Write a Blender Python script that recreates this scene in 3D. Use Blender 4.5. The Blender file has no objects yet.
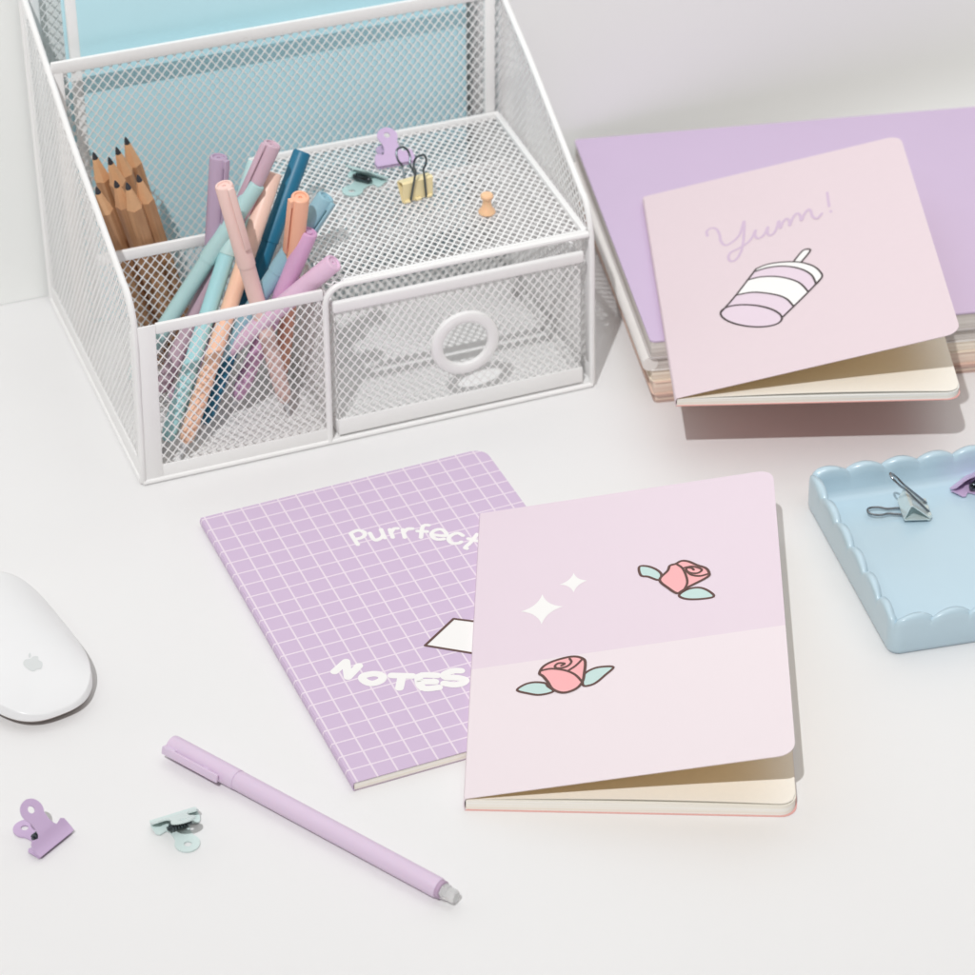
import bpy, bmesh, math, random
import numpy as np
from mathutils import Vector, Matrix
from mathutils.geometry import tessellate_polygon

R = math.radians
CM = 0.01
random.seed(4)
scene = bpy.context.scene
col = scene.collection

# ------------------------------------------------------------------ camera
cam_d = bpy.data.cameras.new('camera')
cam = bpy.data.objects.new('camera', cam_d)
col.objects.link(cam)
cam.location = (0, 0, 0.875)
cam.rotation_euler = (R(90 - 36.207), R(0.05), 0)
cam_d.sensor_width = 36
cam_d.lens = 2944.9 / 975 * 36
cam_d.clip_start = 0.02
cam_d.clip_end = 50
cam_d.dof.use_dof = True
cam_d.dof.focus_distance = 1.36
cam_d.dof.aperture_fstop = 14
scene.camera = cam

# ------------------------------------------------------------------ light
world = bpy.data.worlds.new('World')
scene.world = world
world.use_nodes = True
bg = world.node_tree.nodes['Background']
bg.inputs[0].default_value = (1.0, 0.925, 0.87, 1)
bg.inputs[1].default_value = 0.225

key_d = bpy.data.lights.new('key_lamp', 'POINT')
key_d.energy = 545
key_d.color = (0.985, 0.995, 1.0)
key_d.shadow_soft_size = 0.03
key = bpy.data.objects.new('key_lamp', key_d)
key.location = (-0.75, -1.45, 4.0)
col.objects.link(key)

fill_d = bpy.data.lights.new('added_fill', 'AREA')  # added area light with no real source, brightens wall and back of the desk
fill_d.energy = 2.5
fill_d.size = 0.9
fill_d.color = (0.97, 0.99, 1.0)
fill = bpy.data.objects.new('added_fill', fill_d)
fill.location = (0.3, 1.22, 0.85)
fill.rotation_euler = (R(42), 0, R(-5))
col.objects.link(fill)

scene.view_settings.view_transform = 'Standard'
scene.view_settings.look = 'None'
scene.view_settings.exposure = 0
scene.view_settings.gamma = 1

# ------------------------------------------------------------------ materials
def lin(c):
    return tuple((x / 12.92 if x <= 0.04045 else ((x + 0.055) / 1.055) ** 2.4) for x in [v / 255 for v in c])

def mat(name, rgb, rough=0.5, noise=0.03, nscale=300, bump=0.0, bscale=900, metal=0.0, spec=0.5, trans=0.0, coat=0.0, sss=0.0):
    m = bpy.data.materials.new(name)
    m.use_nodes = True
    nt = m.node_tree
    b = nt.nodes['Principled BSDF']
    base = lin(rgb)
    b.inputs['Roughness'].default_value = rough
    b.inputs['Metallic'].default_value = metal
    b.inputs['Specular IOR Level'].default_value = spec
    b.inputs['Transmission Weight'].default_value = trans
    b.inputs['Coat Weight'].default_value = coat
    if sss:
        b.inputs['Subsurface Weight'].default_value = sss
        b.inputs['Subsurface Scale'].default_value = 0.004
    tc = nt.nodes.new('ShaderNodeTexCoord')
    if noise:
        n = nt.nodes.new('ShaderNodeTexNoise')
        n.inputs['Scale'].default_value = nscale
        n.inputs['Detail'].default_value = 6
        nt.links.new(tc.outputs['Object'], n.inputs['Vector'])
        r = nt.nodes.new('ShaderNodeMixRGB')
        r.inputs[1].default_value = (*[max(0, c * (1 - noise)) for c in base], 1)
        r.inputs[2].default_value = (*[min(1, c * (1 + noise)) for c in base], 1)
        nt.links.new(n.outputs['Fac'], r.inputs[0])
        nt.links.new(r.outputs[0], b.inputs['Base Color'])
    else:
        b.inputs['Base Color'].default_value = (*base, 1)
    if bump:
        n2 = nt.nodes.new('ShaderNodeTexNoise')
        n2.inputs['Scale'].default_value = bscale
        n2.inputs['Detail'].default_value = 4
        nt.links.new(tc.outputs['Object'], n2.inputs['Vector'])
        bp = nt.nodes.new('ShaderNodeBump')
        bp.inputs['Strength'].default_value = bump
        bp.inputs['Distance'].default_value = 0.0005
        nt.links.new(n2.outputs['Fac'], bp.inputs['Height'])
        nt.links.new(bp.outputs['Normal'], b.inputs['Normal'])
    return m

M = {}
M['desk'] = mat('desk_white', (235, 234, 234), 0.42, 0.012, 9, 0.08, 500, spec=0.35)
M['wall'] = mat('wall_white', (244, 245, 243), 0.85, 0.012, 6, 0.1, 300)
M['mesh'] = mat('white_powder_coat', (241, 240, 239), 0.42, 0.01, 40, 0.05, 1500)
M['folder'] = mat('pale_blue_card', (192, 231, 240), 0.55, 0.02, 60)
M['wood'] = None
M['graphite'] = mat('graphite', (52, 54, 60), 0.45, 0.1, 500)
M['page'] = mat('cream_paper', (252, 249, 242), 0.8, 0.02, 400)
M['inside'] = mat('kraft_lining', (242, 206, 144), 0.8, 0.04, 300)
M['coral'] = mat('coral_back_cover', (229, 174, 168), 0.6, 0.02)
M['yum_cover'] = mat('pale_pink_card', (224, 207, 212), 0.6, 0.012, 200, 0.05, 900, spec=0.25)
M['white_ink'] = mat('white_ink', (242, 240, 238), 0.6, 0.0)
M['brown_ink'] = mat('brown_ink', (98, 70, 64), 0.6, 0.0)
M['rose_ink'] = mat('rose_ink', (246, 178, 180), 0.6, 0.02, 150)
M['leaf_ink'] = mat('leaf_ink', (196, 220, 216), 0.6, 0.02, 150)
M['mauve_ink'] = mat('mauve_ink', (207, 184, 206), 0.6, 0.0)
M['cup_ink'] = mat('cup_ink', (226, 208, 220), 0.6, 0.0)
M['dark_ink'] = mat('dark_ink', (72, 62, 62), 0.6, 0.0)
M['tray'] = mat('glazed_blue_ceramic', (190, 213, 225), 0.28, 0.02, 25, 0.04, 300, coat=0.25)
M['lilac_enamel'] = mat('lilac_enamel', (201, 176, 210), 0.35, 0.01)
M['mint_enamel'] = mat('mint_enamel', (214, 229, 227), 0.35, 0.01)
M['teal_enamel'] = mat('seafoam_enamel', (190, 218, 216), 0.4, 0.01)
M['yellow_enamel'] = mat('pale_yellow_enamel', (246, 228, 178), 0.4, 0.01)
M['steel'] = mat('polished_steel', (150, 152, 156), 0.24, 0.02, 200, metal=1.0)
M['spring'] = mat('dark_spring_steel', (92, 100, 104), 0.3, 0.1, 400, metal=0.9)
M['peach_plastic'] = mat('peach_plastic', (246, 200, 158), 0.4, 0.01, sss=0.1)
M['mouse'] = mat('white_acrylic', (236, 236, 237), 0.3, 0.0, coat=0.15)
M['alu'] = mat('brushed_aluminium', (190, 180, 176), 0.45, 0.03, 300, metal=0.5)
M['logo'] = mat('pale_grey_print', (216, 219, 219), 0.4, 0.0)
M['clear'] = mat('clear_plastic', (250, 250, 250), 0.2, 0.0, trans=0.55)
M['pen_lilac'] = mat('lilac_plastic', (220, 200, 222), 0.45, 0.01, sss=0.05)
M['pen_tip'] = mat('pen_grip_grey', (205, 205, 208), 0.35, 0.01)

def wood_mat():
    m = bpy.data.materials.new('cedar_wood'); m.use_nodes = True
    nt = m.node_tree; b = nt.nodes['Principled BSDF']; b.inputs['Roughness'].default_value = 0.6
    tc = nt.nodes.new('ShaderNodeTexCoord'); mp = nt.nodes.new('ShaderNodeMapping')
    mp.inputs['Scale'].default_value = (420, 420, 22)
    n = nt.nodes.new('ShaderNodeTexNoise'); n.inputs['Scale'].default_value = 1.0; n.inputs['Detail'].default_value = 6
    r = nt.nodes.new('ShaderNodeValToRGB')
    r.color_ramp.elements[0].position = 0.3; r.color_ramp.elements[0].color = (*lin((178, 132, 96)), 1)
    r.color_ramp.elements[1].position = 0.75; r.color_ramp.elements[1].color = (*lin((212, 166, 124)), 1)
    nt.links.new(tc.outputs['Object'], mp.inputs[0]); nt.links.new(mp.outputs[0], n.inputs['Vector'])
    nt.links.new(n.outputs['Fac'], r.inputs[0]); nt.links.new(r.outputs[0], b.inputs['Base Color'])
    return m
M['wood'] = wood_mat()
M['wood_cut'] = mat('sharpened_wood', (226, 178, 134), 0.7, 0.08, 400)

def two_tone_mat(split):
    m = mat('two_tone_pink_card', (236, 219, 229), 0.6, 0.0, bump=0.05, spec=0.25)
    nt = m.node_tree; b = nt.nodes['Principled BSDF']
    tc = nt.nodes.new('ShaderNodeTexCoord'); s = nt.nodes.new('ShaderNodeSeparateXYZ')
    nt.links.new(tc.outputs['Object'], s.inputs[0])
    g = nt.nodes.new('ShaderNodeMath'); g.operation = 'GREATER_THAN'; g.inputs[1].default_value = split * CM
    nt.links.new(s.outputs['Y'], g.inputs[0])
    mx = nt.nodes.new('ShaderNodeMixRGB')
    mx.inputs[1].default_value = (*lin((234, 222, 226)), 1); mx.inputs[2].default_value = (*lin((228, 212, 222)), 1)
    nt.links.new(g.outputs[0], mx.inputs[0]); nt.links.new(mx.outputs[0], b.inputs['Base Color'])
    return m

def grid_mat(pitch, ox, oy, lw):
    m = mat('lilac_grid_card', (208, 188, 213), 0.6, 0.0, bump=0.05, spec=0.25)
    nt = m.node_tree; b = nt.nodes['Principled BSDF']
    tc = nt.nodes.new('ShaderNodeTexCoord'); s = nt.nodes.new('ShaderNodeSeparateXYZ')
    nt.links.new(tc.outputs['Object'], s.inputs[0])
    outs = []
    for ax, o in (('X', ox), ('Y', oy)):
        a = nt.nodes.new('ShaderNodeMath'); a.operation = 'SUBTRACT'; a.inputs[1].default_value = o * CM
        nt.links.new(s.outputs[ax], a.inputs[0])
        p = nt.nodes.new('ShaderNodeMath'); p.operation = 'PINGPONG'; p.inputs[1].default_value = pitch * CM / 2
        nt.links.new(a.outputs[0], p.inputs[0])
        l = nt.nodes.new('ShaderNodeMath'); l.operation = 'LESS_THAN'; l.inputs[1].default_value = lw * CM / 2
        nt.links.new(p.outputs[0], l.inputs[0]); outs.append(l)
    mxm = nt.nodes.new('ShaderNodeMath'); mxm.operation = 'MAXIMUM'
    nt.links.new(outs[0].outputs[0], mxm.inputs[0]); nt.links.new(outs[1].outputs[0], mxm.inputs[1])
    mx = nt.nodes.new('ShaderNodeMixRGB')
    mx.inputs[1].default_value = (*lin((208, 187, 213)), 1); mx.inputs[2].default_value = (*lin((232, 218, 230)), 1)
    nt.links.new(mxm.outputs[0], mx.inputs[0]); nt.links.new(mx.outputs[0], b.inputs['Base Color'])
    return m

def pages_mat(name, a, b_, per_cm):
    m = mat(name, a, 0.85, 0.0)
    nt = m.node_tree; b = nt.nodes['Principled BSDF']
    tc = nt.nodes.new('ShaderNodeTexCoord'); mp = nt.nodes.new('ShaderNodeMapping')
    mp.inputs['Scale'].default_value = (3, 3, per_cm * 100)
    n = nt.nodes.new('ShaderNodeTexNoise'); n.inputs['Scale'].default_value = 1.0; n.inputs['Detail'].default_value = 3
    r = nt.nodes.new('ShaderNodeValToRGB')
    r.color_ramp.elements[0].position = 0.4; r.color_ramp.elements[0].color = (*lin(a), 1)
    r.color_ramp.elements[1].position = 0.6; r.color_ramp.elements[1].color = (*lin(b_), 1)
    nt.links.new(tc.outputs['Object'], mp.inputs[0]); nt.links.new(mp.outputs[0], n.inputs['Vector'])
    nt.links.new(n.outputs['Fac'], r.inputs[0]); nt.links.new(r.outputs[0], b.inputs['Base Color'])
    return m
M['page_edge'] = pages_mat('cream_page_edges', (248, 241, 226), (255, 253, 248), 9)
M['grey_edge'] = pages_mat('grey_page_edges', (196, 188, 182), (222, 216, 210), 5)
M['peach_edge'] = pages_mat('peach_page_edges', (226, 200, 184), (240, 222, 206), 4)

# ------------------------------------------------------------------ helpers
class MB:
    """collects faces in centimetres, builds ONE mesh object in metres"""
    def __init__(s):
        s.v = []; s.f = []; s.m = []
    def add(s, vs, fs, mi=0):
        o = len(s.v)
        s.v += [tuple(p) for p in vs]
        s.f += [tuple(i + o for i in f) for f in fs]
        s.m += [mi] * len(fs)
    def bm(s, b, mi=0, mx=None):
        b.verts.index_update()
        vs = [(mx @ v.co if mx else v.co) for v in b.verts]
        s.add(vs, [[v.index for v in f.verts] for f in b.faces], mi); b.free()
    def box(s, x0, x1, y0, y1, z0, z1, bev=0.0, mi=0, mx=None, seg=2):
        b = bmesh.new(); bmesh.ops.create_cube(b, size=1)
        for v in b.verts:
            v.co = Vector(((x0 + x1) / 2 + v.co.x * (x1 - x0), (y0 + y1) / 2 + v.co.y * (y1 - y0), (z0 + z1) / 2 + v.co.z * (z1 - z0)))
        if bev:
            bmesh.ops.bevel(b, geom=b.edges[:], offset=bev, segments=seg, affect='EDGES', profile=0.5)
        s.bm(b, mi, mx)
    def tube(s, pts, r, n=10, mi=0, closed=False, caps=True):
        pts = [Vector(p) for p in pts]; N = len(pts)
        rs = r if isinstance(r, (list, tuple)) else [r] * N
        up = None; rings = []
        for i in range(N):
            if closed: t = pts[(i + 1) % N] - pts[i - 1]
            else: t = pts[min(i + 1, N - 1)] - pts[max(i - 1, 0)]
            t.normalize()
            if up is None:
                up = Vector((0, 0, 1)) if abs(t.z) < 0.9 else Vector((1, 0, 0))
            a = t.cross(up).normalized(); up = a.cross(t).normalized()
            rings.append([pts[i] + (a * math.cos(2 * math.pi * k / n) + up * math.sin(2 * math.pi * k / n)) * rs[i] for k in range(n)])
        vs = [p for rg in rings for p in rg]; fs = []
        for i in range(N if closed else N - 1):
            j = (i + 1) % N
            for k in range(n):
                l = (k + 1) % n
                fs.append((i * n + k, i * n + l, j * n + l, j * n + k))
        if caps and not closed:
            fs.append(tuple(range(n))[::-1]); fs.append(tuple((N - 1) * n + k for k in range(n)))
        s.add(vs, fs, mi)
    def lathe(s, prof, n=32, mi=0, mx=None, caps=True):
        """prof: (radius, z) list"""
        vs = []; fs = []
        for r, z in prof:
            for k in range(n):
                a = 2 * math.pi * k / n
                p = Vector((r * math.cos(a), r * math.sin(a), z)); vs.append(mx @ p if mx else p)
        for i in range(len(prof) - 1):
            for k in range(n):
                l = (k + 1) % n
                fs.append((i * n + k, i * n + l, (i + 1) * n + l, (i + 1) * n + k))
        if caps and prof[0][0] > 1e-6: fs.append(tuple(range(n))[::-1])
        if caps and prof[-1][0] > 1e-6: fs.append(tuple((len(prof) - 1) * n + k for k in range(n)))
        s.add(vs, fs, mi)
    def plate(s, outline, holes, t, mi=0, fn=None, z=0.0):
        """flat polygon (with holes) extruded from z to z+t, fn maps (x,y,z) to a point"""
        fn = fn or (lambda x, y, zz: (x, y, zz))
        loops = [outline] + holes
        fl = [p for l in loops for p in l]
        tri = tessellate_polygon([[Vector((x, y, 0)) for x, y in l] for l in loops])
        n = len(fl)
        vs = [fn(x, y, z + t) for x, y in fl] + [fn(x, y, z) for x, y in fl]
        fs = []
        for a, b, c in tri:
            A, B, C_ = fl[a], fl[b], fl[c]
            cr = (B[0] - A[0]) * (C_[1] - A[1]) - (B[1] - A[1]) * (C_[0] - A[0])
            if cr < 0: b, c = c, b
            fs.append((a, b, c))
            if t: fs.append((a + n, c + n, b + n))
        if t:
            o = 0
            for li, l in enumerate(loops):
                m_ = len(l)
                ar = sum(l[i][0] * l[(i + 1) % m_][1] - l[(i + 1) % m_][0] * l[i][1] for i in range(m_))
                for i in range(m_):
                    j = (i + 1) % m_
                    q = (o + i, o + i + n, o + j + n, o + j)
                    if (ar > 0) == (li > 0): q = q[::-1]
                    fs.append(q)
                o += m_
        s.add(vs, fs, mi)
    def ribbon(s, pts, w, z=0.0, mi=0, closed=False, n=8):
        """flat stroke with round ends and joins, in the xy plane"""
        pts = smooth(pts, closed)
        L, Rr = [], []
        N = len(pts)
        for i in range(N):
            zi = z + 0.00006 * i
            if closed: a, b = pts[i - 1], pts[(i + 1) % N]
            else: a, b = pts[max(i - 1, 0)], pts[min(i + 1, N - 1)]
            dx, dy = b[0] - a[0], b[1] - a[1]; q = math.hypot(dx, dy) or 1
            nx, ny = -dy / q * w / 2, dx / q * w / 2
            L.append((pts[i][0] + nx, pts[i][1] + ny, zi)); Rr.append((pts[i][0] - nx, pts[i][1] - ny, zi))
        vs = L + Rr; fs = []
        for i in range(N if closed else N - 1):
            j = (i + 1) % N; fs.append((N + i, N + j, j, i))
        s.add(vs, fs, mi)
        if not closed:
            for e, sg in ((0, 1), (N - 1, -1)):
                c = pts[e]; d = pts[1] if e == 0 else pts[N - 2]
                a0 = math.atan2(c[1] - d[1], c[0] - d[0])
                ring = [(c[0] + math.cos(a0 + t) * w / 2, c[1] + math.sin(a0 + t) * w / 2, z + 0.00006 * e + 0.00003) for t in [(-0.5 + k / n) * math.pi for k in range(n + 1)]]
                s.add(ring, [tuple(range(n + 1))], mi)
    def build(s, name, mats, parent=None, smooth_=True, deform=None, loc=None, mx=None, ang=35):
        me = bpy.data.meshes.new(name)
        v = np.array(s.v, dtype=float)
        if deform: v = deform(v)
        me.from_pydata((v * CM).tolist(), [], s.f)
        if not isinstance(mats, (list, tuple)): mats = [mats]
        for m in mats: me.materials.append(m)
        me.polygons.foreach_set('material_index', s.m)
        me.update(); me.validate()
        o = bpy.data.objects.new(name, me); col.objects.link(o)
        if smooth_:
            me.polygons.foreach_set('use_smooth', [True] * len(me.polygons))
            me.set_sharp_from_angle(angle=R(ang))
        if parent: o.parent = parent
        if mx is not None: o.matrix_local = mx
        if loc is not None: o.location = [c * CM for c in loc]
        return o

def smooth(pts, closed=False, k=5):
    """Catmull-Rom through the points"""
    if len(pts) < 3: return [tuple(p) for p in pts]
    N = len(pts); out = []
    for i in range(N if closed else N - 1):
        p = [np.array(pts[(i + d) % N] if closed else pts[min(max(i + d, 0), N - 1)]) for d in (-1, 0, 1, 2)]
        for q in range(k):
            t = q / k
            c = 0.5 * (2 * p[1] + (p[2] - p[0]) * t + (2 * p[0] - 5 * p[1] + 4 * p[2] - p[3]) * t * t + (3 * p[1] - p[0] - 3 * p[2] + p[3]) * t ** 3)
            out.append(tuple(float(x) for x in c))
    if not closed: out.append(tuple(pts[-1]))
    return out

def tag(o, label=None, cat=None, group=None, kind=None):
    if label: o['label'] = label
    if cat: o['category'] = cat
    if group: o['group'] = group
    if kind: o['kind'] = kind
    return o

def thing(name, loc, rz, label, cat, group=None, mx=None):
    e = bpy.data.objects.new(name, None); col.objects.link(e)
    e.empty_display_size = 0.02
    if mx is not None: e.matrix_world = mx
    else:
        e.location = [c * CM for c in loc]; e.rotation_euler = (0, 0, rz)
    return tag(e, label, cat, group)

def axis_mx(a, b, roll=0.0):
    """matrix (cm->metres location) whose local z runs from a to b"""
    a, b = Vector(a), Vector(b)
    z = (b - a).normalized()
    ref = Vector((0, -1, 0)) if abs(z.y) < 0.95 else Vector((1, 0, 0))
    x = (ref - z * ref.dot(z)).normalized(); y = z.cross(x)
    x2 = x * math.cos(roll) + y * math.sin(roll); y2 = z.cross(x2)
    m = Matrix((x2, y2, z)).transposed().to_4x4(); m.translation = a * CM
    return m

def rrect(w, h, r, n=6, corners=(1, 1, 1, 1)):
    """rounded rectangle from (0,0) to (w,h); corners = bl, br, tr, tl"""
    pts = []
    for (cx, cy, a0), on in zip(((0, 0, 180), (w, 0, 270), (w, h, 0), (0, h, 90)), corners):
        if not on: pts.append((cx, cy)); continue
        ox = cx + (r if cx == 0 else -r); oy = cy + (r if cy == 0 else -r)
        for k in range(n + 1):
            a = R(a0 + 90 * k / n); pts.append((ox + r * math.cos(a), oy + r * math.sin(a)))
    return pts

# ------------------------------------------------------------------ setting
d = MB(); d.box(-160, 160, -60, 175, -3, 0, 0.3)
tag(d.build('desk', M['desk']), 'white desk top everything stands on', 'desk', kind='structure')
OX, OY, OTH = -17.416, 119.768, 0.36743
ORG = Matrix.Translation((OX * CM, OY * CM, 0)) @ Matrix.Rotation(OTH, 4, 'Z')
d = MB(); d.box(-150, 200, 19.0, 21.0, 0.02, 120, 0)
w = d.build('wall', M['wall']); w.matrix_world = ORG
tag(w, 'plain white wall behind the desk', 'wall', kind='structure')

# ------------------------------------------------------------------ mesh organizer
W, D, H = 24.5, 18.4, 9.7
def org_deform(v):
    s = (v[:, 0] - W / 2) / (W / 2)
    v = v.copy()
    v[:, 0] -= s * 0.25 * np.clip(v[:, 2] / H, 0, 1) * np.clip(1 - v[:, 1] / 9, 0, 1)
    return v

def expanded(mb, o, ux, uy, w, h, px=0.48, py=0.62, wire=0.046, t=0.026, rnd=0.94, keep=None, flip=False):
    """expanded-metal sheet: rhombic cells with rounded openings, o + a*ux + b*uy, a in 0..w, b in 0..h"""
    o, ux, uy = (np.array(q, float) for q in (o, ux, uy)); nrm = np.cross(ux, uy)
    cs = []
    ni, nj = int(w / px) + 2, int(h / py) + 2
    for i in range(ni):
        for j in range(nj):
            cs.append((i * px, j * py)); cs.append(((i + .5) * px, (j + .5) * py))
    cs = np.array(cs)
    ok = (cs[:, 0] > -px * .45) & (cs[:, 0] < w + px * .45) & (cs[:, 1] > -py * .45) & (cs[:, 1] < h + py * .45)
    cs = cs[ok]
    if keep is not None: cs = cs[keep(cs[:, 0], cs[:, 1])]
    hx, hy = px / 2, py / 2
    dist = hx * hy / math.hypot(hx, hy); f = 1 - wire / 2 / dist
    out = np.array([(hx, 0), (hx / 2, hy / 2), (0, hy), (-hx / 2, hy / 2), (-hx, 0), (-hx / 2, -hy / 2), (0, -hy), (hx / 2, -hy / 2)])
    inn = out.copy(); inn[0::2] *= f * rnd + 0.0; inn[1::2] *= f
    # the edge points sit a little along the edge so that the opening is a soft octagon
    loc = np.concatenate([out, inn])                               # 16 x 2
    P = cs[:, None, :] + loc[None]
    P[..., 0] = np.clip(P[..., 0], 0, w); P[..., 1] = np.clip(P[..., 1], 0, h)
    base = o + P[..., :1] * ux + P[..., 1:] * uy                    # n x 16 x 3
    fr = base + nrm * (t / 2); bk = base - nrm * (t / 2)
    V = np.concatenate([fr, bk], axis=1)                            # n x 32 x 3
    q = []
    for k in range(8):
        l = (k + 1) % 8
        q.append((k, l, 8 + l, 8 + k)); q.append((16 + l, 16 + k, 24 + k, 24 + l)); q.append((8 + k, 8 + l, 24 + l, 24 + k))
    q = np.array(q)
    n = len(cs); off = len(mb.v)
    F = (q[None] + (np.arange(n) * 32)[:, None, None] + off).reshape(-1, 4)
    mb.v += [tuple(p) for p in V.reshape(-1, 3)]
    mb.f += [tuple(p) for p in F.tolist()]; mb.m += [0] * len(F)

org = thing('desk_organizer', (OX, OY, 0), OTH, 'white wire mesh desk organizer with drawer and pen compartments', 'desk organizer')
WM = M['mesh']
def part(mb, name, parent=org, **k): return mb.build(name, WM, parent, deform=org_deform, **k)
X, Y, Zv = (1, 0, 0), (0, 1, 0), (0, 0, 1)
def ztop(y):
    y = np.asarray(y, float)
    c = 8.6 + (11.07 - 8.6) * np.sqrt(np.clip(1 - (1 - np.clip(y / 1.4, 0, 1)) ** 2, 0, 1))
    return np.where(y < 1.4, c, 11.07 + 0.475 * (y - 1.38))
# side panels: mesh, solid skirt and front border, round edge wire
for sx, x in ((-1, 0.0), (1, W)):
    b = MB()
    expanded(b, (x, 0.2, 0.9), Y, Zv, D - 0.3, 18.2, px=0.5, py=0.62, wire=0.105,
             keep=lambda a, h_: h_ + 0.9 < ztop(a + 0.2) - 0.15)
    b.box(x - 0.06, x + 0.06, 0.1, D, 0.1, 1.25, 0.02)
    b.box(x - 0.055, x + 0.055, 0.1, 0.8, 1.25, 8.7, 0.02)
    b.box(x - 0.055, x + 0.055, D - 0.7, D - 0.05, 1.25, 18.6, 0.02)
    part(b, 'side_panel')
    e = MB()
    ys = [0, 0, 0, 0.06, 0.2, 0.42, 0.75, 1.1, 1.4] + list(np.linspace(2, D, 14))
    path = [(x, D, 0.16), (x, 9, 0.16), (x, 0.25, 0.16), (x, 0.07, 0.2), (x, 0, 0.35)] + [(x, 0, z) for z in (2, 4, 6, 8)] + [(x, y, float(ztop(y))) for y in ys[3:]] + [(x, D, 18.6), (x, D, 10), (x, D, 0.3)]
    e.tube(path, 0.17, 10)
    part(e, 'edge_wire')
# base wires and floor
b = MB(); b.tube([(0, -0.02, 0.15), (W, -0.02, 0.15)], 0.15); b.tube([(0, D, 0.15), (W, D, 0.15)], 0.15)
b.tube([(9.98, -0.02, 0.2), (9.98, D, 0.2)], 0.13)
part(b, 'base_wire')
b = MB(); b.box(0.1, W - 0.1, 0.1, D - 0.1, 0.22, 0.30, 0.02)
part(b, 'floor_panel')
# front pen panel: solid border round mesh
b = MB(); expanded(b, (0.9, 0.0, 0.9), X, Zv, 8.95, 8.05)
b.box(0.12, 1.05, -0.05, 0.06, 0.12, 9.32, 0.03); b.box(1.05, 9.78, -0.048, 0.058, 0.12, 0.98, 0.02)
b.box(1.05, 9.80, -0.09, 0.16, 8.78, 9.35, 0.07)
part(b, 'front_panel')
# middle partition of the pen bay and wall towards the drawer
b = MB(); expanded(b, (0.2, 6.7, 0.4), X, Zv, 9.6, 8.8); b.box(0.12, 9.85, 6.58, 6.82, 9.05, 9.65, 0.07)
part(b, 'partition')
b = MB(); expanded(b, (9.98, 0.2, 0.4), Y, Zv, 13.0, 8.7)
part(b, 'bay_wall')
# drawer shelf with its rim
b = MB(); expanded(b, (10.1, 0.15, 9.42), X, Y, 14.2, 13.1, px=0.46, py=0.60, wire=0.07)
part(b, 'shelf')
b = MB()
arc = [(9.92 + 1.0 - 1.0 * math.cos(t), 0.0, 8.45 + 1.0 * math.sin(t)) for t in np.linspace(0, math.pi / 2, 8)]
b.tube([(9.92, 0, 0.2), (9.92, 0, 4.5)] + arc + [(17, 0, 9.45), (24.3, 0, 9.45)], 0.17, 10)
b.box(10.9, 24.25, 0.02, 0.26, 9.2, 9.66, 0.08)
b.box(10.1, 24.3, 13.0, 13.25, 9.25, 9.72, 0.08); b.box(24.0, 24.35, 0.2, 13.1, 9.28, 9.68, 0.08)
part(b, 'shelf_rim')
# tall letter-slot partition
b = MB(); expanded(b, (0.35, 13.4, 0.5), X, Zv, 23.7, 16.1)
b.box(0.15, 24.3, 13.27, 13.53, 16.45, 17.15, 0.09); b.box(23.55, 24.15, 13.26, 13.54, 9.4, 16.6, 0.09); b.box(0.2, 0.75, 13.26, 13.54, 0.4, 16.6, 0.09)
part(b, 'letter_partition')
b = MB(); expanded(b, (0.2, D - 0.15, 0.4), X, Zv, 24.1, 20.6)
b.box(0.1, 24.4, D - 0.28, D - 0.02, 20.6, 21.2, 0.09); b.box(0.15, 0.85, D - 0.29, D - 0.03, 0.4, 20.8, 0.08); b.box(23.6, 24.3, D - 0.29, D - 0.03, 0.4, 20.8, 0.08)
part(b, 'back_panel')
# drawer
dr = MB()
expanded(dr, (10.45, 0.02, 1.3), X, Zv, 13.4, 6.7, px=0.47, py=0.60, wire=0.05, rnd=0.95,
         keep=lambda a, h_: (a - 6.93) ** 2 + (h_ - 3.2) ** 2 > 1.45 ** 2)
dr.box(10.42, 23.95, -0.03, 0.08, 0.42, 1.36, 0.03)
drawer = part(dr, 'drawer')
b = MB(); b.box(10.5, 23.85, 0.15, 10.66, 0.42, 0.48, 0.01); part(b, 'drawer_floor', drawer)
for x in (10.45, 23.9):
    b = MB(); expanded(b, (x, 0.15, 0.6), Y, Zv, 10.5, 7.2, wire=0.1); b.box(x - .05, x + .05, 0.1, 10.7, 0.45, 1.2, 0.02); b.box(x - 0.1, x + 0.1, 0.1, 10.7, 7.8, 8.25, 0.08)
    part(b, 'drawer_side', drawer)
b = MB(); expanded(b, (10.5, 10.68, 0.6), X, Zv, 13.4, 7.2, wire=0.13, rnd=0.85); b.box(10.5, 23.9, 10.62, 10.74, 0.45, 1.3, 0.02); b.box(10.5, 23.9, 10.58, 10.78, 7.8, 8.25, 0.08)
part(b, 'drawer_back', drawer)
b = MB(); b.box(10.28, 24.05, -0.14, 0.18, 7.85, 8.52, 0.14, seg=3); part(b, 'drawer_rim', drawer)
b = MB()
prof = [(1.25, -0.05), (1.25, 0.10), (1.28, 0.16), (1.36, 0.20), (1.52, 0.215), (1.70, 0.20), (1.81, 0.15), (1.86, 0.06), (1.86, -0.05), (1.25, -0.05)]
b.lathe(prof, 56, caps=False, mx=Matrix.Translation((17.38, -0.03, 4.5)) @ Matrix.Rotation(R(90), 4, 'X'))
part(b, 'finger_ring', drawer)

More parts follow.
